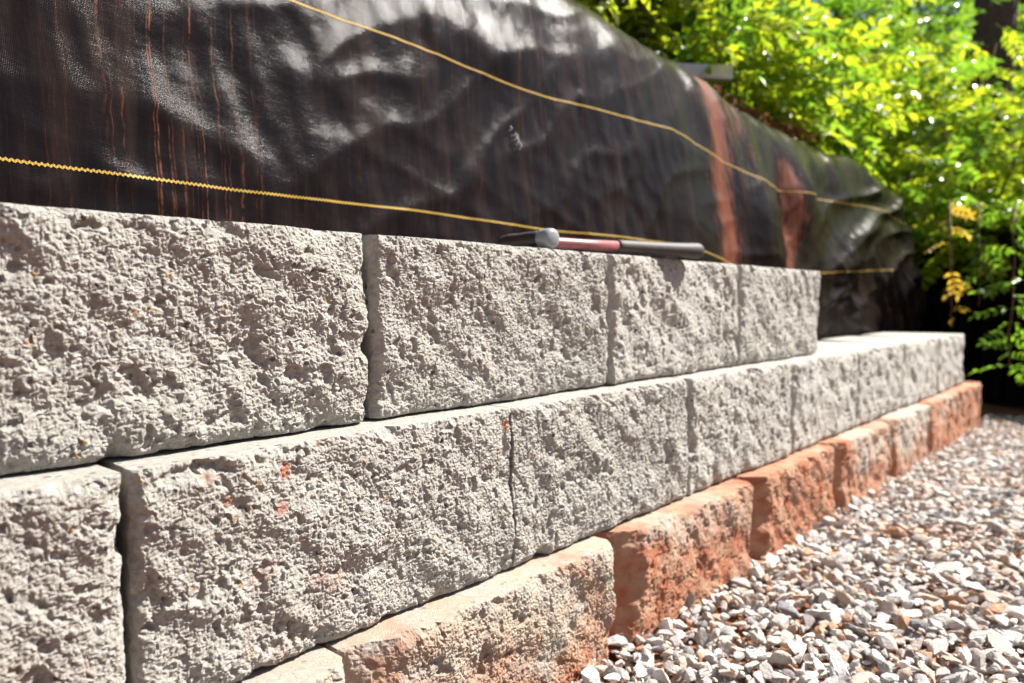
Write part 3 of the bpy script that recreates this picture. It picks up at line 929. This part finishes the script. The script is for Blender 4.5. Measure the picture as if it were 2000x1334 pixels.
vine('golden leaved vine hanging down to the end block of the middle course', [(4.02, 0.16, 1.0), (3.80, 0.11, 0.93), (3.68, 0.08, 0.82), (3.665, 0.075, 0.66), (3.66, 0.06, 0.52), (3.64, 0.06, 0.405)], 11, 'golden', 5)
vine('green vine with leaves in shade at the right edge past the wall', [(4.12, -0.10, 0.98), (3.84, -0.13, 0.86), (3.80, -0.14, 0.6), (3.79, -0.13, 0.38), (3.78, -0.14, 0.2)], 36, 'vine', 6)
vine('green vine hanging close behind the golden one', [(4.15, 0.05, 1.0), (3.95, 0.02, 0.88), (3.90, 0.0, 0.7), (3.88, 0.0, 0.5)], 8, 'vine', 7)

# trees
def tree(name, label, base, height, rad, seed, ncl, mat, crown_z=0.5, cr=1.8):
    r = random.Random(seed)
    root = empty(name, base); tag(root, label, 'tree', 'trees standing up the slope')
    pts_ = [(r.gauss(0, .03) * k_, r.gauss(0, .03) * k_, height * k_ / 6 - .2) for k_ in range(7)]
    J = Join(); v, f = tube(pts_, [rad * (1.25 - .16 * k_) for k_ in range(7)], 12); J.add(v, f)
    for q in range(6):
        a = r.uniform(0, 6.28); z0 = height * r.uniform(.4, .85); L = cr * r.uniform(.5, .9)
        v, f = tube([(0, 0, z0), (math.cos(a) * L * .5, math.sin(a) * L * .5, z0 + L * .35), (math.cos(a) * L, math.sin(a) * L, z0 + L * .5)], [rad * .35, rad * .2, rad * .08], 6); J.add(v, f)
    link('trunk', J.mesh('trunk', M_BARK, True), root)
    J = Join()
    for q in range(ncl):
        while True:
            o = Vector((r.uniform(-1, 1), r.uniform(-1, 1), r.uniform(-1, 1)))
            if .35 < o.length < 1: break
        c = np.array((o.x * cr, o.y * cr, height * (crown_z + (1 - crown_z) * .5) + o.z * height * (1 - crown_z) * .6))
        for _ in range(7):
            v, f = leaflet(r.uniform(.09, .15), r.uniform(.05, .08), .2, .2)
            J.add(v @ rotm(r.gauss(0, .7), r.gauss(0, .7), r.uniform(0, 6.28)).T + c + np.array((r.gauss(0, .13), r.gauss(0, .13), r.gauss(0, .1))), f)
    o = link('crown', J.mesh('crown', mat, False), root); tag(o, kind='stuff')
    return root
TREES = [
    (6.4, 0.42, 9.0, .13, 'tree with a dark trunk at the upper right behind the bushes', M_LEAF[1], .8, 1.7, 500),
    (10.5, 2.2, 5.5, .14, 'leafy tree at the far right beyond the end bank', M_LEAF[1], .1, 2.0, 800),
    (9.2, 2.35, 5.6, .14, 'dark leaved tree between the bushes and the wood, left of the dark trunk', M_LEAF[2], .1, 2.0, 800),
    (12.5, 0.9, 6.5, .16, 'tree straight behind the dark trunk at the back of the wood', M_LEAF[1], .05, 2.4, 700),
]
for q, (x, y, h_, rd, lab, mt, cz, cr, nc) in enumerate(TREES):
    tree('tree', lab, (x, y, bz(x, y)), h_, rd, 900 + q, nc, mt, cz, cr)
